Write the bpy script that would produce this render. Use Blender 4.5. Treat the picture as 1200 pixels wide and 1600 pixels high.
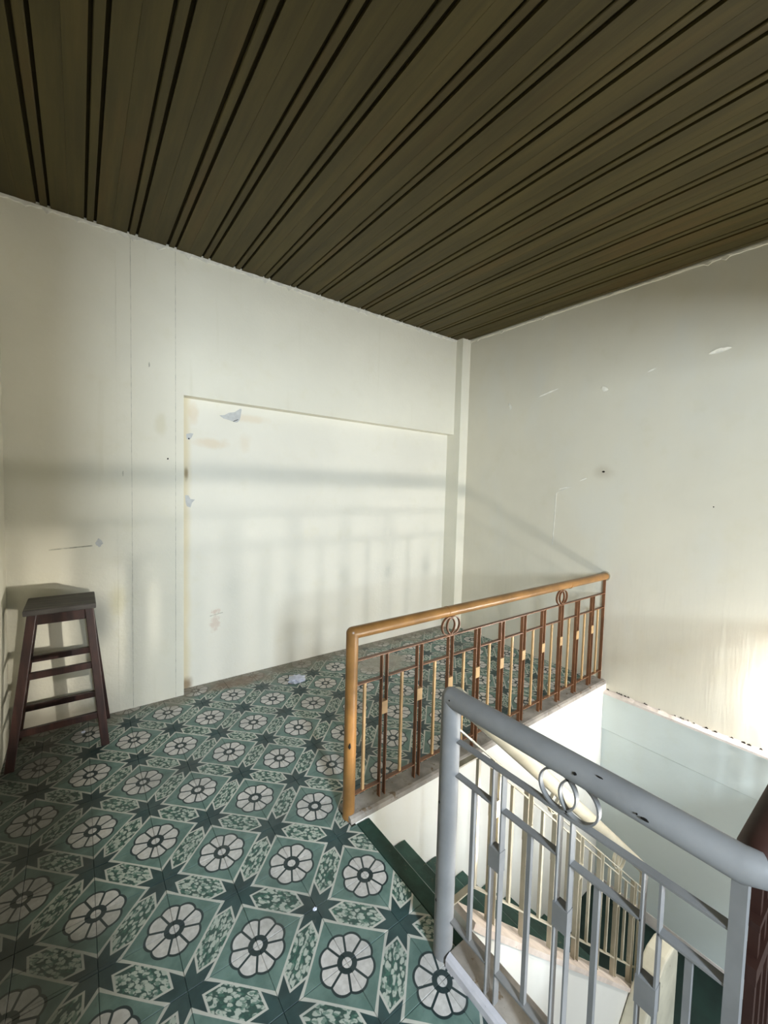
import bpy, bmesh, math, random
from mathutils import Vector, Matrix
rnd = random.Random(7)
for o in list(bpy.data.objects): bpy.data.objects.remove(o)
S = bpy.context.scene
COL = S.collection

# ------------------------------------------------------------------ camera
EYE = 1.419
yaw, pit, rol = math.radians(36.8716), math.radians(-3.0343), math.radians(1.488)
fw = Vector((math.sin(yaw)*math.cos(pit), math.cos(yaw)*math.cos(pit), math.sin(pit)))
rt = fw.cross(Vector((0, 0, 1))).normalized(); up = rt.cross(fw)
rt, up = rt*math.cos(rol)+up*math.sin(rol), up*math.cos(rol)-rt*math.sin(rol)
cam = bpy.data.objects.new('camera', bpy.data.cameras.new('camera'))
m = Matrix((rt, up, -fw)).transposed().to_4x4(); m.translation = (0, 0, EYE)
cam.matrix_world = m
cam.data.sensor_fit = 'AUTO'; cam.data.sensor_width = 36.0; cam.data.lens = 636.0/1600*36
cam.data.clip_start = 0.02
COL.objects.link(cam); S.camera = cam

# ------------------------------------------------------------------ world, daylight, exposure
W = bpy.data.worlds.new('world'); S.world = W; W.use_nodes = True
W.node_tree.nodes['Background'].inputs[0].default_value = (0.80, 0.90, 1.0, 1)
W.node_tree.nodes['Background'].inputs[1].default_value = 0.05
LAMP_POWER = 150.0      # emission of the strip lamp low on the near railing
TUBE_POWER = 1750.0      # emission of the bulb beside the right wall
dl = bpy.data.lights.new('daylight', 'AREA'); dl.shape = 'RECTANGLE'; dl.size = 0.4; dl.size_y = 0.8
dl.energy = 185; dl.color = (0.77, 0.885, 1.0)
dlo = bpy.data.objects.new('daylight', dl); COL.objects.link(dlo)
dlo.location = (-0.03, -2.5, 1.85)
dlo.rotation_euler = (math.radians(80), 0, math.radians(-14))
wl = bpy.data.lights.new('stair_window_daylight', 'AREA'); wl.shape = 'RECTANGLE'; wl.size = 1.5; wl.size_y = 0.9
wl.energy = 11.0; wl.color = (0.88, 0.95, 1.0)
wlo = bpy.data.objects.new('stair_window_daylight', wl); COL.objects.link(wlo)
wlo.location = (2.1, -0.38, -0.80); wlo.rotation_euler = (math.radians(90), 0, 0)      # inside window_1, below the near floor
vs = S.view_settings
S.display_settings.display_device = 'sRGB'
vs.view_transform = 'Standard'; vs.look = 'None'; vs.gamma = 1.0; vs.use_curve_mapping = False
vs.exposure = 0.18

# ------------------------------------------------------------------ node helper
class NT:
    def __init__(s, name, rough=0.6, spec=0.4):
        s.m = bpy.data.materials.new(name); s.m.use_nodes = True
        s.t = s.m.node_tree; s.b = s.t.nodes['Principled BSDF']
        s.b.inputs['Roughness'].default_value = rough
        s.b.inputs['Specular IOR Level'].default_value = spec
    def n(s, k, **kw):
        q = s.t.nodes.new(k)
        for a, v in kw.items(): setattr(q, a, v)
        return q
    def put(s, sock, v):
        if isinstance(v, bpy.types.NodeSocket): s.t.links.new(v, sock)
        elif isinstance(v, (tuple, list)) and len(v) == 3 and len(sock.default_value) == 4: sock.default_value = (*v, 1)
        else: sock.default_value = v
    def M(s, op, a, b=0.0, c=0.0, clamp=False):
        q = s.n('ShaderNodeMath', operation=op); q.use_clamp = clamp
        s.put(q.inputs[0], a); s.put(q.inputs[1], b); s.put(q.inputs[2], c)
        return q.outputs[0]
    def V(s, op, a, b=(0, 0, 0)):
        q = s.n('ShaderNodeVectorMath', operation=op)
        s.put(q.inputs[0], a); s.put(q.inputs[1], b)
        return q.outputs['Value'] if op in ('LENGTH', 'DISTANCE', 'DOT_PRODUCT') else q.outputs[0]
    def mix(s, f, a, b):
        q = s.n('ShaderNodeMix', data_type='RGBA')
        s.put(q.inputs[0], f); s.put(q.inputs[6], a); s.put(q.inputs[7], b)
        return q.outputs[2]
    def step(s, x, lo, hi, a=0.0, b=1.0):
        q = s.n('ShaderNodeMapRange'); q.interpolation_type = 'SMOOTHSTEP'
        s.put(q.inputs[0], x); s.put(q.inputs[1], lo); s.put(q.inputs[2], hi); s.put(q.inputs[3], a); s.put(q.inputs[4], b)
        return q.outputs[0]
    def noise(s, vec, scale=5.0, detail=3.0, rough=0.55):
        q = s.n('ShaderNodeTexNoise'); s.put(q.inputs['Vector'], vec)
        q.inputs['Scale'].default_value = scale; q.inputs['Detail'].default_value = detail; q.inputs['Roughness'].default_value = rough
        return q.outputs[0]
    def pos(s): return s.n('ShaderNodeNewGeometry').outputs['Position']
    def obj(s): return s.n('ShaderNodeTexCoord').outputs['Object']
    def rand(s): return s.n('ShaderNodeObjectInfo').outputs['Random']
    def scale(s, v, k): return s.V('MULTIPLY', v, k)
    def xyz(s, v):
        q = s.n('ShaderNodeSeparateXYZ'); s.put(q.inputs[0], v); return q.outputs[0], q.outputs[1], q.outputs[2]
    def bump(s, hgt, dist=0.002, strength=0.6):
        q = s.n('ShaderNodeBump'); q.inputs['Distance'].default_value = dist; q.inputs['Strength'].default_value = strength
        s.put(q.inputs['Height'], hgt); s.t.links.new(q.outputs[0], s.b.inputs['Normal'])
    def color(s, c): s.put(s.b.inputs['Base Color'], c); return s.m
    def blob(s, p, c, size, hard=0.35, nscale=9.0, namp=0.5):
        """mask of an irregular stain centred at c with half-sizes size"""
        d = s.V('LENGTH', s.V('DIVIDE', s.V('SUBTRACT', p, c), size))
        d = s.M('ADD', d, s.M('MULTIPLY', s.M('SUBTRACT', s.noise(p, nscale, 4), 0.5), namp*2))
        return s.step(d, 1.0, 1.0-hard)

def plain(name, col, rough=0.5, spec=0.4, var=0.12, nscale=14, bump=0.0008, wear=None, wearcol=(0.2, 0.15, 0.1)):
    t = NT(name, rough, spec); p = t.obj()
    c = t.mix(t.step(t.noise(p, nscale, 4), 0.3, 0.7), tuple(x*(1-var) for x in col), tuple(min(1, x*(1+var)) for x in col))
    if wear: c = t.mix(t.step(t.noise(p, 23, 5, 0.65), 1-wear, 1-wear+0.06), c, wearcol)
    if bump: t.bump(t.noise(p, 60, 3), bump, 0.5)
    return t.color(c)

# ------------------------------------------------------------------ materials
MAT = {}
def wall_material(name, base, kind):
    t = NT(name, 0.55 if kind == 'right' else 0.62, 0.35); p = t.pos()
    x, y, z = t.xyz(p)
    n1 = t.noise(p, 1.7, 4); n2 = t.noise(p, 7, 5, 0.6)
    c = t.mix(t.step(n1, 0.35, 0.7), tuple(v*0.95 for v in base), base)
    c = t.mix(t.step(n2, 0.52, 0.80, 0, 0.35), c, (base[0]*0.90, base[1]*0.88, base[2]*0.78))
    if kind == 'back':
        c = t.mix(t.step(t.noise(t.scale(p, (14, 14, 1.2)), 1.0, 4), 0.60, 0.85, 0, 0.30), c, (0.62, 0.58, 0.42))
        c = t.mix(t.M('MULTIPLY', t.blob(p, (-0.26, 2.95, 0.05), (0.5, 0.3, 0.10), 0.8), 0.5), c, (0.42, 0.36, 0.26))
        c = t.mix(t.M('MULTIPLY', t.blob(p, (0.18, 2.95, 0.70), (0.07, 0.2, 0.16), 0.9), 0.35), c, (0.60, 0.52, 0.22))
        c = t.mix(t.M('MULTIPLY', t.blob(p, (0.42, 2.95, 1.80), (0.045, 0.2, 0.10), 0.7), 0.30), c, (0.60, 0.54, 0.32))
        t.bump(t.M('ADD', t.noise(p, 9, 5), t.M('MULTIPLY', t.noise(p, 60, 3), 0.25)), 0.008, 0.5)
    elif kind == 'recess':
        # yellowed strip by the left edge, water stains below the lintel, rust scab
        edge = t.M('ADD', x, t.M('MULTIPLY', t.noise(t.scale(p, (8, 1, 3)), 1.0, 4), 0.05))
        c = t.mix(t.step(edge, 0.655, 0.595, 0, 0.75), c, (0.66, 0.56, 0.34))
        c = t.mix(t.M('MULTIPLY', t.blob(p, (0.585, 3.03, 1.50), (0.02, 0.2, 0.06), 0.9), 0.8), c, (0.24, 0.17, 0.08))
        c = t.mix(t.M('MULTIPLY', t.blob(p, (0.585, 3.03, 0.03), (0.06, 0.2, 0.07), 0.9), 0.8), c, (0.22, 0.14, 0.07))
        for (sx, sz, rx, rz, a) in ((0.75, 1.72, 0.14, 0.05, 0.45), (0.63, 1.90, 0.05, 0.09, 0.4), (0.98, 1.74, 0.06, 0.09, 0.25), (1.0, 1.92, 0.2, 0.04, 0.35)):
            c = t.mix(t.M('MULTIPLY', t.blob(p, (sx, 3.03, sz), (rx, 0.2, rz), 0.8, 14, 0.6), a), c, (0.70, 0.55, 0.36))
        c = t.mix(t.M('MULTIPLY', t.blob(p, (0.78, 3.03, 0.515), (0.045, 0.2, 0.022), 0.8, 60, 1.2), 0.35), c, (0.50, 0.24, 0.14))
        c = t.mix(t.M('MULTIPLY', t.blob(p, (0.775, 3.03, 0.43), (0.05, 0.2, 0.07), 0.7, 45, 1.0), 0.35), c, (0.50, 0.30, 0.22))
        t.bump(t.M('ADD', t.noise(p, 9, 5), t.M('MULTIPLY', t.noise(p, 60, 3), 0.25)), 0.006, 0.5)
    elif kind == 'right':
        brush = t.noise(t.scale(p, (1, 48, 4.2)), 1.0, 6, 0.68)
        low = t.step(z, 1.3, 0.5, 0.15, 1.0)
        hgt = t.M('ADD', t.M('MULTIPLY', brush, low), t.M('MULTIPLY', t.noise(p, 6, 4), 0.9))
        c = t.mix(t.M('MULTIPLY', t.step(brush, 0.45, 0.75), t.M('MULTIPLY', low, 0.18)), c, tuple(v*0.78 for v in base))
        c = t.mix(t.M('MULTIPLY', t.blob(p, (3.19, 1.49, 1.60), (0.2, 0.10, 0.08), 0.95), 0.4), c, (0.42, 0.35, 0.24))
        c = t.mix(t.M('MULTIPLY', t.step(t.noise(t.scale(p, (1, 2.5, 1.2)), 1.0, 3), 0.5, 0.75), 0.25), c, (0.66, 0.68, 0.66))
        t.bump(hgt, 0.005, 0.24)
    else:
        t.bump(t.noise(p, 8, 4), 0.006, 0.4)
    return t.color(c)
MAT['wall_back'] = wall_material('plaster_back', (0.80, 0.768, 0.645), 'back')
MAT['recess'] = wall_material('plaster_recess', (0.81, 0.78, 0.675), 'recess')
MAT['wall_right'] = wall_material('plaster_right', (0.725, 0.682, 0.562), 'right')
MAT['well'] = wall_material('plaster_well', (0.76, 0.75, 0.69), 'well')
MAT['well_green'] = wall_material('plaster_pale_green', (0.66, 0.71, 0.67), 'well')
MAT['ledge'] = plain('ledge_plaster', (0.70, 0.63, 0.57), 0.7, 0.2, 0.10, 12, 0.002, 0.33, (0.30, 0.17, 0.11))
MAT['curb'] = plain('worn_cement', (0.29, 0.265, 0.235), 0.75, 0.2, 0.30, 9, 0.002, 0.40, (0.16, 0.12, 0.08))
MAT['curb_pink'] = plain('stringer_cap', (0.62, 0.53, 0.46), 0.7, 0.2, 0.12, 12, 0.002, 0.36, (0.42, 0.32, 0.25))
MAT['curb_cream'] = plain('parapet_paint', (0.62, 0.59, 0.47), 0.6, 0.3, 0.1, 8, 0.001, 0.34, (0.40, 0.33, 0.22))
MAT['curb_white'] = plain('curb_lip_paint', (0.62, 0.60, 0.64), 0.6, 0.3, 0.12, 14, 0.001, 0.36, (0.12, 0.10, 0.09))
MAT['grout'] = plain('grout', (0.10, 0.11, 0.10), 0.85, 0.1, 0.2, 20, 0)
MAT['plaster_crumb'] = plain('crumbled_plaster', (0.70, 0.68, 0.60), 0.8, 0.1, 0.1, 30, 0.002)
MAT['bare'] = plain('bare_grey_plaster', (0.54, 0.545, 0.53), 0.8, 0.1, 0.08, 30, 0.001)
MAT['hole'] = plain('dark_hole', (0.03, 0.025, 0.02), 0.9, 0.0, 0.2, 30, 0)
MAT['line'] = plain('dirty_crack', (0.52, 0.50, 0.41), 0.9, 0.0, 0.3, 30, 0)
MAT['orange'] = plain('ochre_oil_paint', (0.240, 0.118, 0.034), 0.34, 0.5, 0.22, 9, 0.0006, 0.27, (0.16, 0.07, 0.03))
MAT['brown'] = plain('bar_paint_shaded', (0.165, 0.072, 0.032), 0.42, 0.4, 0.16, 9, 0.0005)  # bar paint darkened, the shade of its turned sides put into the colour
MAT['tan'] = plain('bar_paint_lit', (0.42, 0.27, 0.125), 0.42, 0.4, 0.14, 9, 0.0005)  # the same bar paint in its lamp-lit tone
MAT['white_paint'] = plain('grey_white_oil_paint', (0.218, 0.218, 0.217), 0.5, 0.3, 0.10, 8, 0.0008, 0.30, (0.30, 0.28, 0.26))
MAT['cream_paint'] = plain('cream_oil_paint', (0.44, 0.395, 0.295), 0.38, 0.5, 0.12, 8, 0.0008, 0.34, (0.30, 0.22, 0.12))
MAT['shaded_paint'] = plain('shaded_brown_oil_paint', (0.034, 0.014, 0.010), 0.5, 0.3, 0.2, 8, 0.0006)  # brown railing paint with its shade mixed into the colour
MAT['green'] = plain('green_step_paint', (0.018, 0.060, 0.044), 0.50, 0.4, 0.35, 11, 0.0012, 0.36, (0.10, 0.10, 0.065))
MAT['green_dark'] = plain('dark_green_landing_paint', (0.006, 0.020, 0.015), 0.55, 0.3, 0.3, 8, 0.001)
MAT['chip'] = plain('chipped_dark_metal', (0.02, 0.018, 0.016), 0.8, 0.1, 0.1, 30, 0)
MAT['paper'] = plain('crumpled_paper', (0.70, 0.73, 0.84), 0.8, 0.1, 0.10, 30, 0)
MAT['lamp_body'] = plain('lamp_housing', (0.50, 0.50, 0.50), 0.4, 0.4, 0.05, 20, 0)

def stool_wood():
    t = NT('stained_stool_wood', 0.42, 0.45); p = t.obj()
    g = t.noise(t.scale(p, (30, 30, 5)), 1.0, 5, 0.6)
    c = t.mix(t.step(g, 0.3, 0.75), (0.016, 0.007, 0.006), (0.052, 0.020, 0.015))
    t.bump(g, 0.001, 0.5); return t.color(c)
def seat_wood():
    t = NT('dusty_stool_seat', 0.6, 0.35); p = t.obj()
    g = t.noise(t.scale(p, (6, 40, 40)), 1.0, 5, 0.6)
    c = t.mix(t.step(g, 0.3, 0.75), (0.045, 0.040, 0.037), (0.105, 0.095, 0.088))
    t.bump(g, 0.001, 0.5); return t.color(c)
MAT['stool'] = stool_wood(); MAT['seat'] = seat_wood()

def plank_wood(name, lo, hi):
    t = NT(name, 0.60, 0.28); p = t.pos(); r = t.rand()
    v = t.n('ShaderNodeCombineXYZ'); t.put(v.inputs[0], t.M('MULTIPLY', r, 37.0)); t.put(v.inputs[1], t.M('MULTIPLY', r, 11.0))
    q = t.V('ADD', p, v.outputs[0])
    g = t.noise(t.scale(q, (22, 1.3, 22)), 1.0, 5, 0.62)
    c = t.mix(t.step(g, 0.28, 0.75), lo, hi)
    c = t.mix(t.step(t.noise(t.scale(q, (5, 1.1, 5)), 1.0, 3), 0.52, 0.72, 0, 0.5), c, (hi[0]*1.10, hi[1]*0.86, hi[2]*0.75))
    k = t.M('ADD', t.M('MULTIPLY', r, 0.16), 0.92)
    s = t.n('ShaderNodeVectorMath', operation='SCALE'); t.put(s.inputs[0], c); t.put(s.inputs['Scale'], k)
    t.bump(g, 0.0015, 0.5); return t.color(s.outputs[0])
MAT['plank'] = plank_wood('ceiling_board_wood', (0.046, 0.036, 0.0098), (0.074, 0.058, 0.0158))
MAT['ceil_gap'] = plain('ceiling_void', (0.022, 0.018, 0.009), 0.9, 0.0, 0.1, 10, 0)

def tile_material():
    """one 200 mm cement tile: quarter flowers at two opposite corners, quarter stars at the other two, leaf hexagon between"""
    t = NT('encaustic_cement_tile', 0.42, 0.42); a = 0.2
    o = t.obj(); x, y, _ = t.xyz(o); w = t.pos()
    u = t.M('ADD', x, a/2); v = t.M('ADD', y, a/2)
    s = t.M('ADD', u, v); fl = t.M('MINIMUM', s, t.M('SUBTRACT', 2*a, s))
    near = t.M('LESS_THAN', s, a)
    inv = t.M('SUBTRACT', 1.0, near)
    # flower-local coordinates
    fu = t.M('ADD', t.M('MULTIPLY', near, u), t.M('MULTIPLY', inv, t.M('SUBTRACT', a, u)))
    fv = t.M('ADD', t.M('MULTIPLY', near, v), t.M('MULTIPLY', inv, t.M('SUBTRACT', a, v)))
    fr = t.M('SQRT', t.M('ADD', t.M('MULTIPLY', fu, fu), t.M('MULTIPLY', fv, fv)))
    fp = t.M('PINGPONG', t.M('ARCTAN2', fv, fu), math.pi/8)          # 0 petal middle .. pi/8 divider
    # star-local coordinates
    g = t.M('GREATER_THAN', u, v); gi = t.M('SUBTRACT', 1.0, g)
    su = t.M('ADD', t.M('MULTIPLY', g, t.M('SUBTRACT', a, u)), t.M('MULTIPLY', gi, u))
    sv = t.M('ADD', t.M('MULTIPLY', g, v), t.M('MULTIPLY', gi, t.M('SUBTRACT', a, v)))
    sr = t.M('SQRT', t.M('ADD', t.M('MULTIPLY', su, su), t.M('MULTIPLY', sv, sv)))
    sp = t.M('PINGPONG', t.M('ARCTAN2', sv, su), math.pi/8)          # 0 notch .. pi/8 tip
    sx = t.M('MULTIPLY', sr, t.M('COSINE', sp)); sy = t.M('MULTIPLY', sr, t.M('SINE', sp))
    nr, tr = 0.043, 0.088; tx, ty = tr*math.cos(math.pi/8)-nr, tr*math.sin(math.pi/8); L = math.hypot(tx, ty)
    sd = t.M('SUBTRACT', t.M('MULTIPLY', t.M('SUBTRACT', sx, nr), ty/L), t.M('MULTIPLY', sy, tx/L))
    e = 0.0007
    cream = t.mix(t.step(t.noise(o, 60, 3), 0.35, 0.7), (0.60, 0.575, 0.545), (0.72, 0.695, 0.665))
    dark = (0.016, 0.034, 0.036)
    green = t.mix(t.step(t.noise(w, 16, 4), 0.3, 0.7), (0.105, 0.185, 0.160), (0.170, 0.270, 0.235))
    star = t.mix(t.step(t.noise(w, 14, 4), 0.3, 0.7), (0.016, 0.042, 0.044), (0.034, 0.078, 0.078))
    # leaf hexagon filling
    rr = t.n('ShaderNodeCombineXYZ'); t.put(rr.inputs[2], t.M('MULTIPLY', t.rand(), 40.0))
    d1 = t.M('SUBTRACT', u, v); d2 = t.M('SUBTRACT', s, a)
    cv = t.n('ShaderNodeCombineXYZ'); t.put(cv.inputs[0], t.M('MULTIPLY', d1, 0.55)); t.put(cv.inputs[1], t.M('MULTIPLY', d2, 0.95))
    vv = t.V('ADD', cv.outputs[0], rr.outputs[0])
    nz = t.n('ShaderNodeTexNoise'); nz.inputs['Scale'].default_value = 55; t.put(nz.inputs['Vector'], vv)
    wv = t.V('ADD', vv, t.V('MULTIPLY', t.V('SUBTRACT', nz.outputs['Color'], (0.5, 0.5, 0.5)), (0.016, 0.016, 0)))
    vo = t.n('ShaderNodeTexVoronoi'); vo.feature = 'F1'; vo.inputs['Scale'].default_value = 72; t.put(vo.inputs['Vector'], wv)
    leafm = t.step(vo.outputs['Distance'], 0.60, 0.44)
    leaf = t.mix(leafm, (0.035, 0.085, 0.070), (0.50, 0.55, 0.48))
    leaf = t.mix(t.step(t.noise(vv, 70, 2), 0.53, 0.60, 0, 0.7), leaf, (0.060, 0.170, 0.125))
    # assemble: leaf field, white outlines, flower square, star, flower
    line = (0.60, 0.60, 0.54)
    c = leaf
    c = t.mix(t.step(fl, 0.1515+e, 0.1515-e), c, line)
    c = t.mix(t.step(sd, 0.0062+e, 0.0062-e), c, line)
    c = t.mix(t.step(fl, 0.1425+e, 0.1425-e), c, green)
    c = t.mix(t.step(sd, 0.0058+e, 0.0058-e), c, line)
    c = t.mix(t.step(sd, e, -e), c, star)
    outer = t.M('SUBTRACT', 0.087, t.M('MULTIPLY', t.M('MULTIPLY', fp, fp), 0.060))
    c = t.mix(t.step(t.M('SUBTRACT', fr, outer), e, -e), c, dark)
    div = t.M('MULTIPLY', fr, t.M('SINE', t.M('SUBTRACT', math.pi/8, fp)))
    pet = t.M('MULTIPLY', t.step(t.M('SUBTRACT', fr, t.M('SUBTRACT', outer, 0.0072)), e, -e),
              t.M('MULTIPLY', t.step(div, 0.0034-e, 0.0034+e), t.step(fr, 0.0300-e, 0.0300+e)))
    c = t.mix(pet, c, cream)
    c = t.mix(t.step(fr, 0.0145+e, 0.0145-e), c, cream)
    # wear, grime, dust
    x3, y3, z3 = t.xyz(w)
    grime = t.M('MULTIPLY', t.step(t.noise(w, 2.6, 5, 0.6), 0.48, 0.74), 0.40)
    c = t.mix(grime, c, (0.085, 0.085, 0.075))
    c = t.mix(t.step(t.noise(w, 34, 5, 0.7), 0.60, 0.74, 0, 0.45), c, (0.11, 0.12, 0.11))
    c = t.mix(t.step(t.rand(), 0.0, 1.0, 0.0, 0.16), c, (0.13, 0.15, 0.14))
    far = t.M('ADD', y3, t.M('MULTIPLY', t.noise(w, 5, 4), 0.5))
    c = t.mix(t.step(far, 3.02, 3.22, 0, 0.8), c, (0.24, 0.21, 0.16))
    c = t.mix(t.M('MULTIPLY', t.blob(w, (1.98, 2.62, 0), (0.34, 0.22, 0.3), 0.5, 6, 0.5), 0.85), c, (0.36, 0.33, 0.27))
    c = t.mix(t.M('MULTIPLY', t.blob(w, (0.9, 2.93, 0), (0.30, 0.10, 0.3), 0.7, 8, 0.7), 0.6), c, (0.20, 0.12, 0.07))
    # shade of the left side and stool corner painted in, with some brown dirt
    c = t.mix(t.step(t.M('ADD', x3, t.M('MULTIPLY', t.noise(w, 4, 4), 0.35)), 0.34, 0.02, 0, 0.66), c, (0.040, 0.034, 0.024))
    t.put(t.b.inputs['Roughness'], t.step(t.noise(w, 11, 4), 0.3, 0.7, 0.36, 0.58))
    t.bump(t.noise(w, 40, 4), 0.0008, 0.5)
    return t.color(c)
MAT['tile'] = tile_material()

def emit(name, col, k):
    t = NT(name); t.b.inputs['Emission Color'].default_value = (*col, 1); t.b.inputs['Emission Strength'].default_value = k
    t.b.inputs['Base Color'].default_value = (0.8, 0.8, 0.8, 1); return t.m
MAT['lamp'] = emit('lamp_lens', (1.0, 0.965, 0.88), LAMP_POWER)
MAT['tube'] = emit('lamp_tube', (1.0, 0.96, 0.92), TUBE_POWER)

# ------------------------------------------------------------------ mesh helpers
class MB:
    def __init__(s): s.v = []; s.f = []; s.mi = []; s.cur = 0
    def add(s, vs, fs):
        k = len(s.v); s.v += [tuple(p) for p in vs]; s.f += [tuple(i+k for i in f) for f in fs]; s.mi += [s.cur]*len(fs); return s
    def hexa(s, p):                      # 8 corners: bottom loop 0-3, top loop 4-7
        return s.add(p, [(3, 2, 1, 0), (4, 5, 6, 7), (0, 1, 5, 4), (1, 2, 6, 5), (2, 3, 7, 6), (3, 0, 4, 7)])
    def box(s, x0, x1, y0, y1, z0, z1):
        return s.hexa([(x0, y0, z0), (x1, y0, z0), (x1, y1, z0), (x0, y1, z0), (x0, y0, z1), (x1, y0, z1), (x1, y1, z1), (x0, y1, z1)])
    def chamf(s, x0, x1, y0, y1, z0, z1, c=0.002, allround=True):
        def ring(z, d): return [(x0+d, y0+d, z), (x1-d, y0+d, z), (x1-d, y1-d, z), (x0+d, y1-d, z)]
        rs = ([ring(z0, c), ring(z0+c, 0)] if allround else [ring(z0, 0)]) + [ring(z1-c, 0), ring(z1, c)]
        k = len(s.v); s.v += [p for r in rs for p in r]; n0 = len(s.f)
        s.f.append((k+3, k+2, k+1, k)); e = k+4*(len(rs)-1); s.f.append((e, e+1, e+2, e+3))
        for i in range(len(rs)-1):
            for j in range(4):
                A = k+4*i; s.f.append((A+j, A+(j+1) % 4, A+4+(j+1) % 4, A+4+j))
        s.mi += [s.cur]*(len(s.f)-n0); return s
    def bar(s, a, b, w, d, side):        # rectangular bar a->b; w along side, d along the third axis
        a, b, sd = Vector(a), Vector(b), Vector(side).normalized(); ax = (b-a).normalized()
        t = ax.cross(sd).normalized(); sd = t.cross(ax)
        q = []
        for P in (a, b):
            for i, j in ((-1, -1), (1, -1), (1, 1), (-1, 1)): q.append(P+sd*(w/2*i)+t*(d/2*j))
        return s.hexa(q)
    def tube(s, pts, r, n=20, cap=True):
        pts = [Vector(p) for p in pts]; k = len(s.v); n0 = len(s.f); ref = None; rr = r if isinstance(r, (list, tuple)) else [r]*len(pts)
        for i, p in enumerate(pts):
            d = (pts[min(i+1, len(pts)-1)]-pts[max(i-1, 0)]).normalized()
            if ref is None: ref = Vector((0, 0, 1)) if abs(d.z) < 0.9 else Vector((1, 0, 0))
            a = d.cross(ref).normalized(); b = a.cross(d).normalized(); ref = b if abs(d.dot(b)) < 0.9 else ref
            for j in range(n):
                th = 2*math.pi*j/n; s.v.append(tuple(p+a*math.cos(th)*rr[i]+b*math.sin(th)*rr[i]))
        for i in range(len(pts)-1):
            for j in range(n):
                A = k+i*n; s.f.append((A+j, A+(j+1) % n, A+n+(j+1) % n, A+n+j))
        if cap: s.f.append(tuple(k+j for j in range(n))[::-1]); s.f.append(tuple(k+(len(pts)-1)*n+j for j in range(n)))
        s.mi += [s.cur]*(len(s.f)-n0); return s
    def ringband(s, c, axis, ro, th, dep, n=36, shear=None):   # flat-iron ring: axis normal, thickness th radial, depth dep
        c, ax = Vector(c), Vector(axis).normalized(); a = ax.cross(Vector((0, 0, 1))).normalized(); b = Vector((0, 0, 1)); k = len(s.v); n0 = len(s.f)
        for j in range(n):
            q = 2*math.pi*j/n; d = a*math.cos(q)+b*math.sin(q)
            for rad, h in ((ro, -1), (ro, 1), (ro-th, 1), (ro-th, -1)): s.v.append(tuple(c+d*rad+ax*(h*dep/2)))
        for j in range(n):
            A = k+4*j; B = k+4*((j+1) % n)
            for i in range(4): s.f.append((A+i, A+(i+1) % 4, B+(i+1) % 4, B+i))
        s.mi += [s.cur]*(len(s.f)-n0); return s
    def prism(s, poly, axis, lo, hi):    # polygon in the two other axes (order x,y,z without axis), extruded lo..hi
        def P(p, h):
            return {'x': (h, p[0], p[1]), 'y': (p[0], h, p[1]), 'z': (p[0], p[1], h)}[axis]
        n = len(poly); vs = [P(p, lo) for p in poly]+[P(p, hi) for p in poly]
        fs = [tuple(range(n))[::-1], tuple(range(n, 2*n))]+[(i, (i+1) % n, n+(i+1) % n, n+i) for i in range(n)]
        return s.add(vs, fs)
    def mesh(s, name, mats):
        me = bpy.data.meshes.new(name); me.from_pydata(s.v, [], s.f)
        for mm in (mats if isinstance(mats, (list, tuple)) else [mats]): me.materials.append(MAT[mm] if isinstance(mm, str) else mm)
        bm = bmesh.new(); bm.from_mesh(me)
        for f, i in zip(bm.faces, s.mi): f.material_index = i
        bmesh.ops.recalc_face_normals(bm, faces=bm.faces); bm.to_mesh(me); bm.free(); return me
    def build(s, name, mats, parent=None, smooth=False, loc=None):
        me = s.mesh(name, mats)
        o = bpy.data.objects.new(name, me); COL.objects.link(o)
        if loc is not None: o.location = loc
        if parent: o.parent = parent
        if smooth:
            for p in me.polygons: p.use_smooth = True
            try: me.set_sharp_from_angle(angle=math.radians(40))
            except Exception: pass
        return o
def empty(name, loc=(0, 0, 0)):
    o = bpy.data.objects.new(name, None); COL.objects.link(o); o.location = loc; o.empty_display_size = 0.1; return o
def tag(o, label=None, cat=None, group=None, kind=None):
    if label: o['label'] = label
    if cat: o['category'] = cat
    if group: o['group'] = group
    if kind: o['kind'] = kind
    return o
def struct(o, label, cat): return tag(o, label, cat, None, 'structure')

# ------------------------------------------------------------------ key dimensions
XL, X2 = -0.32, 3.19           # left and right wall faces
YB, YRC = 2.946, 3.035         # back wall face, recessed panel face
XJ, XC = 0.553, 3.075          # recess left jamb, corner pier left face
ZL = 2.006                     # underside of the lintel
YS = 1.385                     # stairwell far face (below the ochre railing)
XW0, XW1 = 0.862, 0.99         # kerb under the grey-white railing
def zc(x, y): return 2.900+0.017*x+0.020*(y-2.9)
WT = 3.06                      # wall top, above the ceiling boards

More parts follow.
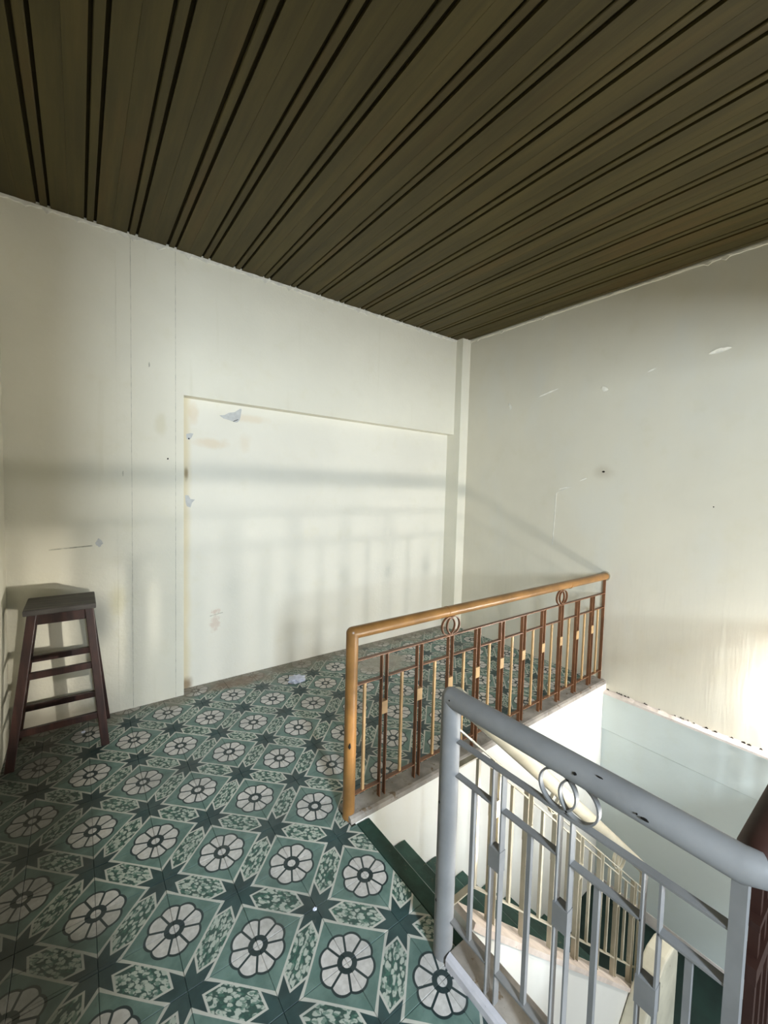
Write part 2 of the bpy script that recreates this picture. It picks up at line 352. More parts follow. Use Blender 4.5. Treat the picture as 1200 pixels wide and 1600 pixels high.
# ------------------------------------------------------------------ floor with tiles
mb = MB(); TZ = -0.006
mb.box(XL, XW0, -1.6, 0.79, -0.16, TZ); mb.box(XL, 0.93, 0.79, 1.375, -0.16, TZ)
mb.box(XL, 0.93, 1.375, 1.49, -0.16, TZ); mb.box(XL, X2, 1.49, YB, -0.16, TZ); mb.box(XJ, XC, YB, YRC, -0.16, TZ)
floor = struct(mb.build('floor', 'grout'), 'patterned green and cream cement tile floor of the upper landing', 'floor')
BANDS = [(-0.30, 0.79, XL, XW0), (0.79, 1.375, XL, 0.928), (1.375, 1.492, XL, 0.905), (1.492, YB, XL, X2), (YB, YRC, XJ, XC)]
OX, OY, A = 0.0288, -0.0355, 0.2
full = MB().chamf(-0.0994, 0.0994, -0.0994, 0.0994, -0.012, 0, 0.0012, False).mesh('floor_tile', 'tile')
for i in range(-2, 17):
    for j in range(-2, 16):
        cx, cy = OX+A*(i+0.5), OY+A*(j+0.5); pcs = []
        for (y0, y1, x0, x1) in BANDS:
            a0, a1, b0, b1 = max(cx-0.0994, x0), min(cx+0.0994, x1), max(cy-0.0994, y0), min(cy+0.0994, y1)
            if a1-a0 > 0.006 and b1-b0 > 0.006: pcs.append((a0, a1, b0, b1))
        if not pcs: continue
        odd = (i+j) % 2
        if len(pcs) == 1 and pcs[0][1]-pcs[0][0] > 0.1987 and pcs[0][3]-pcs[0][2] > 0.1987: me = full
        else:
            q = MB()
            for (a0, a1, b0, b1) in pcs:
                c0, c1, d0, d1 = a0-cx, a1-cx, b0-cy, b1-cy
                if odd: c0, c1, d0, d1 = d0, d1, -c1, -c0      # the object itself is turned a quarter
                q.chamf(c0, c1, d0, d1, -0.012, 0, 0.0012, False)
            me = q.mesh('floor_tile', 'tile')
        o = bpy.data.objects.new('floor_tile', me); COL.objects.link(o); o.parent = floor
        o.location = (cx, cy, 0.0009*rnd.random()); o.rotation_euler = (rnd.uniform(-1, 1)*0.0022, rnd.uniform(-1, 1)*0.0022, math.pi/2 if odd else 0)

# ------------------------------------------------------------------ walls
mb = MB()
mb.box(XL-0.15, XJ, YB, YB+0.25, -0.16, WT); mb.box(XJ, X2+0.1, YB, YB+0.25, ZL, WT)
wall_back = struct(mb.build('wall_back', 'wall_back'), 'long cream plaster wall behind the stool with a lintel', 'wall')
MB().box(XJ, X2+0.1, YRC, YB+0.25, -0.16, ZL).build('recess_panel', 'recess', wall_back)
MB().box(0.262, XJ, YB-0.004, YB+0.02, 0, 2.92).build('pilaster_strip', 'wall_back', wall_back)
MB().box(0.186, 0.2605, YB-0.0025, YB+0.02, 0, 2.92).build('plaster_band', 'wall_back', wall_back)
MB().box(0.2602, 0.2620, YB-0.0046, YB, 0, 2.9).build('crack_line', 'line', wall_back)
MB().box(0.503, 0.5055, YB-0.0046, YB, 0, 2.9).build('crack_line', 'line', wall_back)
wall_right = struct(MB().box(X2, X2+0.15, -1.6, YB+0.02, -0.06, WT).build('wall_right', 'wall_right'), 'tall brush-marked cream plaster wall on the right', 'wall')
struct(MB().chamf(XC, X2+0.02, 2.862, YRC+0.02, -0.01, WT, 0.004).build('trim_1', 'wall_back'), 'narrow plaster pier in the far corner of the room', 'pier')
struct(MB().box(XL-0.15, XL, -1.6, YB+0.02, -0.16, WT).build('wall_left', 'wall_back'), 'cream side wall just beside the stool', 'wall')
# unseen wall added behind the camera, its doorway edges shaping daylight and left shade
mb = MB(); mb.box(XL, 0.06, -0.62, -0.50, -0.05, WT); mb.box(0.06, 2.4, -0.62, -0.50, 2.22, WT); mb.box(2.4, X2, -0.62, -0.50, -0.05, WT)
struct(mb.build('wall_front_blocker', 'wall_back'), 'added unseen plaster wall behind the viewer, its doorway shaping the daylight', 'wall')

mb = MB()                                                  # window lighting the stairwell, under the near floor
for b in ((1.30, 2.90, -0.46, -0.40, -1.30, -1.25), (1.30, 2.90, -0.46, -0.40, -0.35, -0.30), (1.30, 1.35, -0.46, -0.40, -1.25, -0.35), (2.85, 2.90, -0.46, -0.40, -1.25, -0.35)): mb.chamf(*b, 0.004)
win = struct(mb.build('window_1', 'white_paint'), 'stairwell window below the near floor, outside the picture', 'window')

# crumbled plaster edge under the ceiling
def lip(p0, p1, nrm, name, parent, amp=0.012, mat='plaster_crumb'):
    p0, p1, nrm = Vector(p0), Vector(p1), Vector(nrm); n = int((p1-p0).length/0.022); mb = MB(); vs = []; fs = []
    walk = 0.0
    for i in range(n+1):
        P = p0.lerp(p1, i/n); walk = walk*0.75+rnd.uniform(-1, 1)*amp*0.7
        zt = zc(P.x, P.y)-0.002; zb = zt-0.016-abs(walk)*1.2-(0.015 if rnd.random() < 0.05 else 0)
        out = 0.004+abs(walk)*0.35
        vs += [tuple(P+Vector((0, 0, zb-P.z))-nrm*0.004), tuple(P+nrm*out+Vector((0, 0, zb-P.z+0.006))), tuple(P+nrm*(out+rnd.uniform(0, 0.004))+Vector((0, 0, zt-P.z))), tuple(P-nrm*0.004+Vector((0, 0, zt-P.z)))]
        if i: fs += [tuple((i-1)*4+a for a in (k, (k+1) % 4))+tuple(i*4+a for a in ((k+1) % 4, k)) for k in range(4)]
    fs += [(0, 1, 2, 3), (n*4+3, n*4+2, n*4+1, n*4)]
    mb.add(vs, fs); mb.build(name, mat, parent)
lip((XL, YB, 2.9), (XC, YB, 2.9), (0, -1, 0), 'plaster_edge', wall_back)
lip((X2, 0.1, 2.9), (X2, 2.86, 2.9), (-1, 0, 0), 'plaster_edge', wall_right, 0.003, 'wall_right')

# peeled patches, flakes and holes
def patch(parent, name, mat, c, w, h, axis, th=0.0016, seed=1, n=22, jag=0.35):
    r = random.Random(seed); pts = []
    for i in range(n):
        q = 2*math.pi*i/n; k = 1-jag*r.random(); pts.append((math.cos(q)*w/2*k, math.sin(q)*h/2*k))
    mb = MB()
    if axis == 'y': mb.prism([(c[0]+p[0], c[2]+p[1]) for p in pts], 'y', c[1]-th, c[1]+0.002)
    else: mb.prism([(c[1]+p[0], c[2]+p[1]) for p in pts], 'x', c[0]-th, c[0]+0.002)
    return mb.build(name, mat, parent)
def poly_patch(parent, name, mat, pts, y, th=0.0014):
    return MB().prism(pts, 'y', y-th, y+0.002).build(name, mat, parent)
def flake(parent, y, z, w, h, curl, tilt=0.0, seed=1):
    """a lip of paint standing off the right wall, open at its upper edge"""
    r = random.Random(seed); n = 12; vs = []; fs = []
    for i in range(n+1):
        s = i/n; e = math.sin(math.pi*s)**0.7; yy = (0.5-s)*w; zz = yy*tilt
        hh = h*e*(0.8+0.4*r.random())
        for k in range(4):
            f = k/3; vs.append((X2-0.0006-curl*e*f**1.6, y+yy, z+zz-hh/2+hh*f))
        vs.append((X2-0.0006-curl*e+0.0015, y+yy, z+zz+hh/2+0.0005))
    for i in range(n):
        for k in range(4): a = i*5+k; fs.append((a, a+1, a+6, a+5))
    mb = MB().add(vs, fs); o = mb.build('paint_flake', 'plaster_crumb', parent)
    md = o.modifiers.new('solid', 'SOLIDIFY'); md.thickness = 0.0012; return o
poly_patch(wall_back, 'peeled_patch', 'bare', [(0.80, 1.918), (0.835, 1.925), (0.865, 1.945), (0.905, 1.955), (0.945, 1.985), (0.955, 1.985), (0.948, 1.93), (0.940, 1.90), (0.925, 1.885), (0.905, 1.883), (0.870, 1.893), (0.83, 1.900)], YRC)
poly_patch(wall_back, 'peeled_patch', 'bare', [(0.585, 1.765), (0.612, 1.775), (0.63, 1.772), (0.618, 1.745), (0.605, 1.728), (0.588, 1.733)], YRC)
poly_patch(wall_back, 'peeled_patch', 'bare', [(0.578, 1.352), (0.600, 1.350), (0.612, 1.325), (0.640, 1.322), (0.622, 1.300), (0.612, 1.268), (0.590, 1.275), (0.582, 1.30)], YRC)
patch(wall_back, 'nail_hole', 'hole', (0.601, YRC, 1.736), 0.012, 0.012, 'y', 0.0020, 3)
patch(wall_back, 'nail_hole', 'hole', (0.459, YB-0.0045, 1.586), 0.010, 0.014, 'y', 0.0010, 4)
patch(wall_back, 'peeled_patch', 'bare', (0.093, YB, 1.064), 0.042, 0.055, 'y', 0.0012, 5)
patch(wall_back, 'nail_hole', 'line', (0.215, YB-0.0025, 1.480), 0.010, 0.040, 'y', 0.0010, 6)
patch(wall_back, 'nail_hole', 'line', (0.357, YB-0.0045, 2.160), 0.008, 0.038, 'y', 0.0008, 7)
MB().bar((-0.14, YB-0.0006, 1.035), (0.06, YB-0.0006, 1.048), 0.0030, 0.007, (0, 1, 0)).build('scratch', 'line', wall_back)
MB().bar((0.895, YRC-0.001, 1.887), (0.93, YRC-0.001, 1.905), 0.003, 0.004, (0, 1, 0)).build('crack_line', 'hole', wall_back)
MB().bar((0.74, YRC-0.001, 0.487), (0.83, YRC-0.001, 0.500), 0.003, 0.004, (0, 1, 0)).build('rust_line', 'line', wall_back)
for (y, z, w, h, c, tl, sd) in ((0.826, 2.337, 0.115, 0.024, 0.012, -0.10, 1), (1.513, 2.227, 0.055, 0.034, 0.014, 0.25, 2), (1.977, 2.279, 0.190, 0.012, 0.006, -0.22, 3),
                               (2.358, 2.222, 0.040, 0.060, 0.010, 0.6, 4), (1.80, 1.475, 0.10, 0.010, 0.005, -0.25, 5), (1.64, 1.545, 0.06, 0.010, 0.004, -0.4, 6), (1.20, 2.30, 0.06, 0.012, 0.003, -0.3, 7)):
    flake(wall_right, y, z, w, h, c, tl, sd)
MB().bar((X2-0.0005, 1.862, 1.435), (X2-0.0005, 1.875, 1.00), 0.004, 0.006, (1, 0, 0)).build('patch_edge', 'plaster_crumb', wall_right)
MB().bar((X2-0.0005, 1.862, 1.435), (X2-0.0005, 1.74, 1.49), 0.004, 0.005, (1, 0, 0)).build('patch_edge', 'plaster_crumb', wall_right)
patch(wall_right, 'nail_hole', 'hole', (X2, 1.489, 1.604), 0.026, 0.016, 'x', 0.0012, 8)
patch(wall_right, 'nail_hole', 'hole', (X2, 0.805, 1.369), 0.008, 0.010, 'x', 0.0012, 9)

# ------------------------------------------------------------------ ceiling of boards and beads
ceil = struct(MB().add([(XL, -1.6, zc(XL, -1.6)+0.012), (X2, -1.6, zc(X2, -1.6)+0.012), (X2, YB, zc(X2, YB)+0.012), (XL, YB, zc(XL, YB)+0.012),
                        (XL, -1.6, 3.2), (X2, -1.6, 3.2), (X2, YB, 3.2), (XL, YB, 3.2)], [(3, 2, 1, 0), (4, 5, 6, 7), (0, 1, 5, 4), (1, 2, 6, 5), (2, 3, 7, 6), (3, 0, 4, 7)]).build('ceiling', 'ceil_gap'),
              'dark olive brown ceiling of grooved wooden boards', 'ceiling')
def board(x0, x1, name, dz=0.0, c=0.003):
    """board running away from the viewer, with chamfered lower edges"""
    x0, x1 = max(x0, XL+0.001), min(x1, X2-0.001)
    if x1-x0 < 0.012: return
    vs = []
    for y in (-1.6, YB-0.001):
        for (x, h) in ((x0, 0.016), (x0, c), (x0+c, 0), (x1-c, 0), (x1, c), (x1, 0.016)): vs.append((x, y, zc(x, y)+h+dz))
    fs = [(i, (i+1) % 6, 6+(i+1) % 6, 6+i) for i in range(6)]+[(5, 4, 3, 2, 1, 0), (6, 7, 8, 9, 10, 11)]
    MB().add(vs, fs).build(name, 'plank', ceil)
for k in range(-3, 17):
    cx = 0.068+0.2060*k+rnd.uniform(-0.004, 0.004)
    board(cx-0.0158, cx+0.0158, 'ceiling_bead', 0.001, 0.003)                       # narrow bead between two shadow grooves
    a, b = cx+0.0295, 0.068+0.2060*(k+1)-0.0295
    mid = (a+b)/2+rnd.uniform(-0.012, 0.012)
    board(a, mid-0.0002, 'ceiling_board', rnd.uniform(-0.0002, 0.0002), 0.0005); board(mid+0.0002, b, 'ceiling_board', rnd.uniform(-0.0002, 0.0002), 0.0005)

# ------------------------------------------------------------------ stairwell
struct(MB().box(0.93, X2, YS, 1.50, -1.60, 0.004).build('wall_stairwell_far', 'well'), 'bright white stairwell wall below the ochre railing', 'wall')
k = MB(); k.prism([(YS-0.002, 0.0), (YS+0.004, 0.018), (YS+0.016, 0.024), (1.488, 0.022), (1.492, 0.0)], 'x', 0.908, X2)
struct(k.build('trim_2', 'curb'), 'worn cement kerb under the ochre railing', 'kerb')
k = MB(); k.prism([(XW0+0.014, -0.004), (XW0+0.014, 0.030), (XW0+0.022, 0.034), (XW1-0.01, 0.034), (XW1, 0.022), (XW1, -0.16), (XW0+0.014, -0.16)], 'y', 0.13, 0.785)
kerb = struct(k.build('trim_3', 'curb'), 'worn cement kerb under the grey white railing', 'kerb')
k = MB(); k.prism([(XW0, -0.004), (XW0, 0.022), (XW0+0.006, 0.030), (XW0+0.018, 0.036), (XW0+0.018, -0.004)], 'y', 0.13, 0.785)
k.build('painted_lip', 'curb_white', kerb)
wrl = struct(MB().box(3.172, X2+0.15, -0.5, YS, -3.2, -0.20).build('wall_stairwell_right', 'well_green'), 'pale green stairwell wall below the ledge', 'wall')
ledge = struct(MB().chamf(3.150, X2+0.10, -0.5, YS+0.002, -0.335, -0.055, 0.004).build('trim_4', 'well_green'), 'plaster beam with a crumbling pinkish ledge above the stairs', 'ledge')
vs = []; n = 70; mb = MB()
for i in range(n+1):
    y = -0.4+(YS+0.4)*i/n; h = 0.004+0.005*rnd.random()
    vs += [(3.147, y, -0.068), (3.148, y, -0.055+0.002*rnd.random()), (X2-0.008*rnd.random(), y, -0.053+h), (X2+0.002, y, -0.045+h), (X2+0.002, y, -0.068)]
fs = [(i*5+a, i*5+(a+1) % 5, i*5+5+(a+1) % 5, i*5+5+a) for i in range(n) for a in range(5)]+[(0, 1, 2, 3, 4), tuple(n*5+a for a in (4, 3, 2, 1, 0))]
mb.add(vs, fs).build('ledge_top', 'ledge', ledge)
rc = MB()
for i in range(26):
    y = 0.45+rnd.random()*0.92; q = 0.004+0.005*rnd.random()
    rc.tube([(X2-0.003, y-q, -0.043), (X2-0.004, y, -0.040+rnd.random()*0.006), (X2-0.002, y+q, -0.042)], [q*0.3, q*0.55, q*0.3], 6)
tag(rc.build('paint_crumbs', 'hole', ledge), kind='stuff')
struct(MB().box(X2-0.020, X2, 0.0, YS, -1.58, -1.50).build('baseboard_right', 'ledge'), 'low skirting along the stair landing wall', 'baseboard')

# flight one goes down to the right wall, flight two returns under the near floor
ST = empty('staircase', (1.0, 1.1, -1.58))
tag(ST, 'dark green painted concrete stairs going down beside the white wall', 'stairs')
def sb(name, mat, *b): o = MB().chamf(*b, 0.006).build(name, mat, None); o.parent = ST; o.matrix_parent_inverse = Matrix.Translation(-Vector(ST.location)); return o
def sparent(o): o.parent = ST; o.matrix_parent_inverse = Matrix.Translation(-Vector(ST.location)); return o
N, G, RS = 8, 0.21, 0.195
sb('step', 'green', 0.930, 1.000, 0.800, YS-0.001, -0.215, -0.006)
for i in range(1, N):
    z = -0.02-RS*i
    sb('step', 'green', 1.0+G*(i-1)-0.02, 1.0+G*i, 0.872, YS-0.001, z-RS, z)
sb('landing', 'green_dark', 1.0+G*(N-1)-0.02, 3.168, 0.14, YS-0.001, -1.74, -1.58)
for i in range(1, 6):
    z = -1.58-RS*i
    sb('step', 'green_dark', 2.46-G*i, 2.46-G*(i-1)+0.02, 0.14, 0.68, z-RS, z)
nose = lambda x: -0.02-(RS/G)*(x-1.0)
xa, xb = 0.985, 2.56
o = MB().prism([(xa, nose(xa)+0.040), (xb, nose(xb)+0.040), (xb, -1.95), (2.2, -1.95), (xa, -0.95)], 'y', 0.790, 0.872).build('stringer_wall', 'well'); sparent(o)
pts = [(xa, nose(xa)+0.040), (xa+0.01, nose(xa)+0.060), (xa+0.05, nose(xa+0.05)+0.064), (xb, nose(xb)+0.058), (xb, nose(xb)+0.036), (xa+0.05, nose(xa+0.05)+0.036)]
o = MB().prism(pts, 'y', 0.784, 0.878).build('stringer_cap', 'curb_pink'); sparent(o)
# inner parapet of the lower flight, with a rounded head by the landing
f2 = lambda x: -1.147+0.90*(x-2.292)
pts = [(1.2, f2(1.2)), (2.30, f2(2.30)), (2.38, f2(2.38)-0.005), (2.47, -1.035), (2.58, -1.04), (2.635, -1.065), (2.660, -1.13), (2.660, -2.4), (1.2, -2.6)]
o = MB().prism(pts, 'y', 0.690, 0.788).build('parapet', 'curb_cream'); sparent(o)
md = o.modifiers.new('bev', 'BEVEL'); md.width = 0.012; md.segments = 3; md.limit_method = 'ANGLE'

# ------------------------------------------------------------------ railings
def railing(root, P, d, nrm, L, doubles, singles, rings, mats, zr, slope=None, ringoff=0.035, top=0.687, gap=0.030, foot=0.022, x_end=0.0, bd=0.020):
    """iron railing from point P along unit vector d; zr=(top rail, middle rail, bottom rail, handrail); slope(s) adds a drop along it"""
    P, d, nrm = Vector(P), Vector(d), Vector(nrm); sl = slope or (lambda s, k: 0.0)
    def at(s, z, k): return P+d*s+Vector((0, 0, z+sl(s, k)))
    bars_m, sing_m, rail_m, plate_m = mats
    xs = sorted([q-gap/2 for q in doubles]+[q+gap/2 for q in doubles])
    def rail_obj(name, s0, s1, z, k):
        pts = [s0]+([1.0e9] if False else [])+[s1]
        kn = [s for s in KN.get(k, []) if s0 < s < s1]
        pts = [s0]+kn+[s1]; mb = MB()
        for a, b in zip(pts[:-1], pts[1:]): mb.bar(at(a, z, k), at(b, z, k), bd, 0.0050, nrm)
        mb.build(name, rail_m, root)
    KN = {}
    if slope: KN = {k: [slope.knee[k]] for k in slope.knee}
    rail_obj('top_rail', 0.0, L, zr[0], 0)
    ed = [0.0]+xs+[L]
    for i in range(0, len(ed), 2):
        rail_obj('middle_rail', ed[i], ed[i+1], zr[1], 1); rail_obj('bottom_rail', ed[i], ed[i+1], zr[2], 2)
    for q in doubles:
        for s in (q-gap/2, q+gap/2):
            a, b = at(s, zr[0]-0.002, 0), P+d*s+Vector((0, 0, foot+sl(s, 3)))
            MB().bar(b, a, bd, 0.0042, nrm).build('double_bar', bars_m, root)
        c = at(q, 0.440, 1); w = gap+(0.0065 if plate_m == 'white_paint' else 0.002)
        MB().bar(c-Vector((0, 0, 0.029)), c+Vector((0, 0, 0.029)), bd*1.2, w, nrm).build('square_plate', plate_m, root)
    for q in singles:
        MB().bar(at(q, zr[2]+0.002, 2), at(q, zr[1]-0.002, 1), 0.0115, 0.0115, nrm).build('single_bar', sing_m, root)
    for q in rings:
        lo, hi = zr[0]+sl(q, 0), zr[3]+sl(q, 4)-0.029; ro = (hi-lo)/2
        for e in (-ringoff/2, ringoff/2):
            s = q+e; lo, hi = zr[0]+sl(s, 0)+0.002, zr[3]+sl(s, 4)-0.029
            MB().ringband(P+d*s+Vector((0, 0, (lo+hi)/2)), nrm, max(ro, 0.04), 0.0045, 0.013).build('ring', bars_m, root, True)
def pipe(root, name, pts, r, mat): return MB().tube(pts, r, 24).build(name, mat, root, True)
def ball(c, r, name, mat, root):
    mb = MB(); n = 10; pts = [Vector(c)+Vector((0, 0, -r*math.cos(math.pi*i/n))) for i in range(n+1)]
    mb.tube(pts, [max(r*math.sin(math.pi*i/n), 0.0004) for i in range(n+1)], 20); return mb.build(name, mat, root, True)

# ochre railing along the far side of the stairwell
YR = 1.430
OR = tag(empty('stair_railing'), 'ochre and brown iron railing with round handrail before the far wall', 'railing')
HZ = 0.812
pipe(OR, 'newel', [(0.922, YR, -0.016), (0.922, YR, HZ)], 0.0265, 'orange')
ball((0.922, YR, HZ), 0.0267, 'elbow', 'orange', OR)
pipe(OR, 'handrail', [(0.922, YR, HZ), (3.188, YR, HZ+0.004)], 0.0268, 'orange')
MB().tube([(0.906, YR-0.0225, 0.318), (0.906, YR-0.0232, 0.330), (0.908, YR-0.0225, 0.345)], [0.001, 0.006, 0.001], 8).build('scorch_mark', 'chip', OR)
for x in (1.488, 2.665): pipe(OR, 'joint_collar', [(x-0.004, YR, HZ+0.001), (x+0.004, YR, HZ+0.001)], 0.0285, 'orange')
pipe(OR, 'wall_flange', [(3.182, YR, HZ+0.004), (3.189, YR, HZ+0.004)], 0.036, 'cream_paint')
DB = [1.097+0.2117*i for i in range(10)]
railing(OR, (0.94, YR, 0), (1, 0, 0), (0, 1, 0), 2.232, [q-0.94 for q in DB], [q-0.94+e for q, e in [(0.992, 0)]+[((a+b)/2, 0) for a, b in zip(DB[:-1], DB[1:])]+[(3.092, 0)]],
        [DB[2]-0.94, DB[7]-0.94], ('brown', 'tan', 'brown', 'tan'), (0.687, 0.580, 0.092, HZ))
MB().bar((3.174, YR, 0.020), (3.174, YR, HZ-0.02), 0.020, 0.006, (0, 1, 0)).build('end_bar', 'brown', OR)

# grey-white railing on the near left side of the stairwell
XR = 0.890
WR = tag(empty('stair_railing'), 'grey white iron railing with chipped round handrail and rings, nearest the viewer', 'railing')
HW = 0.808
pipe(WR, 'newel', [(XR-0.006, 0.818, -0.004), (XR-0.006, 0.818, HW)], 0.0295, 'white_paint')
ball((XR-0.006, 0.818, HW), 0.0298, 'elbow', 'white_paint', WR)
pipe(WR, 'handrail', [(XR-0.006, 0.818, HW), (XR-0.004, 0.150, HW), (XR+0.010, 0.128, HW)], [0.0298, 0.0298, 0.0270], 'white_paint')
railing(WR, (XR, 0.79, 0), (0, -1, 0), (1, 0, 0), 0.632, [0.79-0.641, 0.79-0.455, 0.79-0.278], [0.79-0.724, 0.79-0.544, 0.79-0.380, 0.79-0.214], [0.79-0.455],
        ('white_paint', 'white_paint', 'white_paint', 'white_paint'), (0.685, 0.582, 0.125, HW), None, 0.050, gap=0.030, foot=0.034)
MB().bar((XR, 0.152, 0.034), (XR, 0.152, HW-0.01), 0.022, 0.022, (1, 0, 0)).build('end_post', 'white_paint', WR)
def chipmark(y, a, w, h, s):
    c = Vector((XR-0.006-0.0297*math.cos(a), y, HW+0.0297*math.sin(a)))
    nn = Vector((-math.cos(a), 0, math.sin(a))); tt = Vector((0, 0, 1)).cross(nn).cross(nn) if False else Vector((math.sin(a), 0, math.cos(a)))
    r = random.Random(s); vs = []; n = 12
    for e in (0.0006, -0.004):
        for i in range(n):
            q = 2*math.pi*i/n; k = 1-0.35*r.random() if e > 0 else 0.7
            vs.append(c+Vector((0, -1, 0))*(math.cos(q)*w/2*k)+tt*(math.sin(q)*h/2*k)+nn*e)
    MB().add(vs, [tuple(range(n)), tuple(range(2*n-1, n-1, -1))]+[(i, n+i, n+(i+1) % n, (i+1) % n) for i in range(n)]).build('paint_chip', 'chip', WR)
chipmark(0.425, 0.25, 0.009, 0.008, 1); chipmark(0.288, -0.05, 0.018, 0.006, 2); chipmark(0.378, 0.9, 0.016, 0.004, 3); chipmark(0.302, 0.0, 0.004, 0.004, 4)
chipmark(0.80, 0.2, 0.006, 0.006, 5)
for z, s in ((0.49, 1), (0.18, 2)):
    MB().tube([(XR-0.006-0.0275, 0.826, z-0.006), (XR-0.006-0.0282, 0.826, z), (XR-0.006-0.0275, 0.826, z+0.006)], [0.001, 0.003, 0.001], 8).build('paint_chip', 'chip', WR)

# cream railing running down the flight, behind the grey-white one
CR = tag(empty('stair_railing'), 'cream iron railing sloping down the stairs with its handrail', 'railing')
YI = 0.828; K = RS/G
class Slope:
    knee = {0: 0.0, 1: 0.11, 2: 0.11}
    def __call__(s, q, k):
        if k == 3: return -K*max(q-0.0, 0)+0.035+K*0.091-0.02
        if k == 4: return -K*max(q, 0)*0.985
        return -K*max(q-s.knee[k], 0)
x0 = 0.914
dbl = [1.125+0.207*i for i in range(7)]
railing(CR, (x0, YI, 0), (1, 0, 0), (0, 1, 0), 1.555, [q-x0 for q in dbl], [0.12]+[(a+b)/2-x0 for a, b in zip(dbl[:-1], dbl[1:])], [dbl[2]-x0, dbl[5]-x0],
        ('cream_paint', 'cream_paint', 'cream_paint', 'cream_paint'), (0.705, 0.570, 0.125, 0.815), Slope(), 0.040, foot=0.028)
pipe(CR, 'handrail', [(x0, YI, 0.800), (2.462, YI, 0.800-K*0.985*(2.462-x0)), (2.490, YI, 0.800-K*0.985*(2.490-x0)-0.012)], [0.0275, 0.0275, 0.024], 'cream_paint')
pipe(CR, 'newel', [(2.478, YI, 0.800-K*0.985*(2.478-x0)), (2.478, YI, nose(2.478)+0.05)], 0.014, 'cream_paint')

# dark railing on the near side, running away to the right wall
YD = 0.138
DR = tag(empty('stair_railing'), 'brown railing coloured dark for its shade at the right edge, joining the chipped handrail', 'railing')
pipe(DR, 'handrail', [(0.900, YD, HW+0.006), (0.925, YD, HW+0.006), (3.188, YD, HW+0.006)], [0.020, 0.031, 0.031], 'shaded_paint')
for nm, z, hh in (('top_rail', 0.700, 0.012), ('middle_rail', 0.612, 0.030), ('bottom_rail', 0.105, 0.014)):
    MB().bar((0.905, YD, z), (3.188, YD, z), hh, 0.022, (0, 0, 1)).build(nm, 'shaded_paint', DR)
x = 0.935
while x < 3.17:
    MB().bar((x, YD, -0.045), (x, YD, HW), 0.014, 0.014, (0, 1, 0)).build('single_bar', 'shaded_paint', DR)
    x += 0.048 if x < 1.05 else 0.106
struct(MB().box(0.93, X2, -0.5, 0.150, -0.16, -0.04).build('floor_near_side', 'curb'), 'bare cement edge on the near side of the stairwell', 'floor')

# ------------------------------------------------------------------ lamps on the near railing, just outside the picture
def lamp_part(t, o): o.parent = t; o.matrix_parent_inverse = Matrix.Translation(-Vector(t.location)); return o
c = Vector((1.66, 0.178, 0.26)); aim = Vector((-0.24, 0.84, 0.48)).normalized()
t = empty('strip_lamp', c); tag(t, 'short strip lamp fixed low on the dark railing, outside the picture', 'lamp')
side = Vector((1, 0, 0)); side = (side-aim*side.dot(aim)).normalized()
lamp_part(t, MB().bar(c-side*0.17, c+side*0.17, 0.075, 0.003, aim.cross(side)).build('lens', 'lamp'))
lamp_part(t, MB().bar(c-side*0.18-aim*0.014, c+side*0.18-aim*0.014, 0.085, 0.022, aim.cross(side)).build('housing', 'lamp_body'))
lamp_part(t, MB().bar(c-aim*0.030, (c.x, YD+0.016, c.z-0.055), 0.014, 0.014, (1, 0, 0)).build('clamp_arm', 'lamp_body'))
sl = bpy.data.lights.new('spot_bulb', 'SPOT'); sl.energy = 200; sl.color = (1.0, 0.95, 0.84); sl.spot_size = math.radians(24); sl.spot_blend = 1.0; sl.shadow_soft_size = 0.022
slo = bpy.data.objects.new('spot_bulb', sl); COL.objects.link(slo)
p = Vector((1.45, 0.166, 0.27)); q = (Vector((-0.20, 2.94, 0.58))-p)
slo.location = p; slo.rotation_euler = q.to_track_quat('-Z', 'Y').to_euler()
lamp_part(t, MB().tube([p-q.normalized()*0.055, p-q.normalized()*0.030, p-q.normalized()*0.024], [0.014, 0.026, 0.026], 16).build('spot_head', 'lamp_body', None, True))
c = Vector((3.142, 0.175, 0.27))
t = empty('bulb_lamp', c); tag(t, 'bare bulb in a holder beside the right wall, outside the picture', 'lamp')
n = 12; r = 0.032
lamp_part(t, MB().tube([c+Vector((0, 0, -r*math.cos(math.pi*i/n))) for i in range(n+1)], [max(r*math.sin(math.pi*i/n), 0.0005) for i in range(n+1)], 20).build('bulb', 'tube', None, True))
lamp_part(t, MB().tube([c-Vector((0, 0, 0.095)), c-Vector((0, 0, 0.060)), c-Vector((0, 0, 0.028))], [0.016, 0.020, 0.015], 16).build('holder', 'lamp_body', None, True))
lamp_part(t, MB().bar(c-Vector((0, 0, 0.085)), (c.x, YD+0.024, c.z-0.085), 0.012, 0.012, (1, 0, 0)).build('bracket', 'lamp_body'))

# ------------------------------------------------------------------ stool
SZ = 0.782
st = empty('bar_stool', (-0.08, 2.76, 0)); tag(st, 'tall dark wooden stool with square seat and splayed legs in the corner', 'stool')
def stp(o): o.parent = st; o.matrix_parent_inverse = Matrix.Translation(-Vector(st.location)); return o
mb = MB(); mb.chamf(-0.229, 0.066, 2.625, 2.905, SZ-0.030, SZ, 0.004); stp(mb.build('seat', 'seat'))
TOP = {'fl': (-0.196, 2.655), 'fr': (0.036, 2.655), 'bl': (-0.196, 2.875), 'br': (0.036, 2.875)}
BOT = {'fl': (-0.288, 2.612), 'fr': (0.100, 2.612), 'bl': (-0.286, 2.915), 'br': (0.118, 2.905)}
def leg_at(k, z): f = z/(SZ-0.03); return Vector((BOT[k][0]+(TOP[k][0]-BOT[k][0])*f, BOT[k][1]+(TOP[k][1]-BOT[k][1])*f, z))
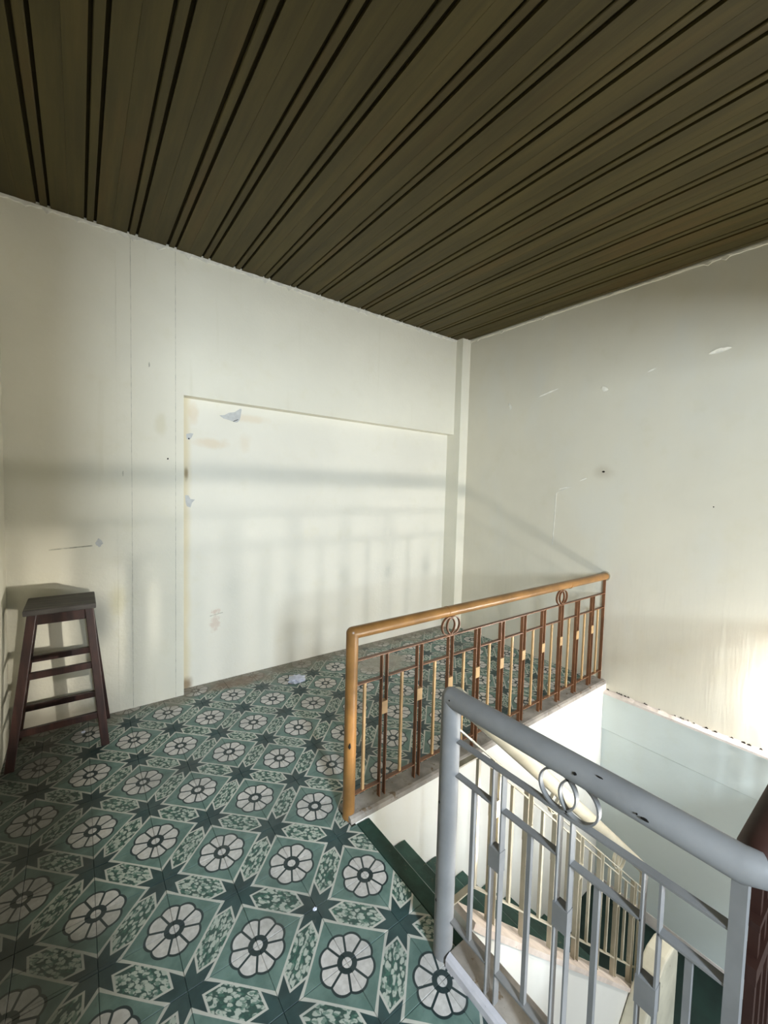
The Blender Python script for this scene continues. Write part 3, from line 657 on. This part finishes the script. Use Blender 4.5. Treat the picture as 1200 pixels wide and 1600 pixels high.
for kx in TOP:
    mb = MB(); q = []
    for z, w in ((0.0, 0.019), (SZ-0.028, 0.019)):
        p = leg_at(kx, z); q += [(p.x-w, p.y-w*0.9, z), (p.x+w, p.y-w*0.9, z), (p.x+w, p.y+w*0.9, z), (p.x-w, p.y+w*0.9, z)]
    mb.hexa(q); o = stp(mb.build('leg', 'stool')); md = o.modifiers.new('bev', 'BEVEL'); md.width = 0.003; md.segments = 2
def rung(a, b, z, h=0.034, w=0.020, name='rung', dz=0.0):
    p, q = leg_at(a, z), leg_at(b, z+dz); o = stp(MB().bar(p, q, h, w, (0, 0, 1)).build(name, 'stool')); md = o.modifiers.new('bev', 'BEVEL'); md.width = 0.002; md.segments = 2
for a, b in (('fl', 'fr'), ('bl', 'br'), ('fl', 'bl'), ('fr', 'br')): rung(a, b, SZ-0.058, 0.052, 0.018, 'apron')
for a, b in (('fl', 'fr'), ('bl', 'br')): rung(a, b, 0.445); rung(a, b, 0.170)
for a, b in (('fl', 'bl'), ('fr', 'br')): rung(a, b, 0.290)

# ------------------------------------------------------------------ litter
def crumple(loc, r, name, seed, h=0.5):
    q = random.Random(seed); bm = bmesh.new(); bmesh.ops.create_icosphere(bm, subdivisions=3, radius=r)
    for v in bm.verts:
        k = 0.55+0.6*q.random(); v.co *= k; v.co.z = max(v.co.z*h, -r*0.18)+r*0.18; v.co.x *= 1.25
    me = bpy.data.meshes.new(name); bm.to_mesh(me); bm.free(); me.materials.append(MAT['paper'])
    o = bpy.data.objects.new(name, me); COL.objects.link(o); o.location = loc; return o
tag(crumple((1.271, 2.715, 0.001), 0.055, 'crumpled_paper', 3, 0.45), 'crumpled bluish white paper lying on the tiles by the wall', 'paper')
tag(crumple((0.622, 1.16, 0.001), 0.006, 'plaster_crumb', 5, 0.8), 'tiny white plaster crumb on a dark star near the stair edge', 'debris')
tag(crumple((0.005, 2.80, 0.001), 0.009, 'plaster_crumb', 6, 0.8), 'small pale plaster crumb on the floor under the stool', 'debris')
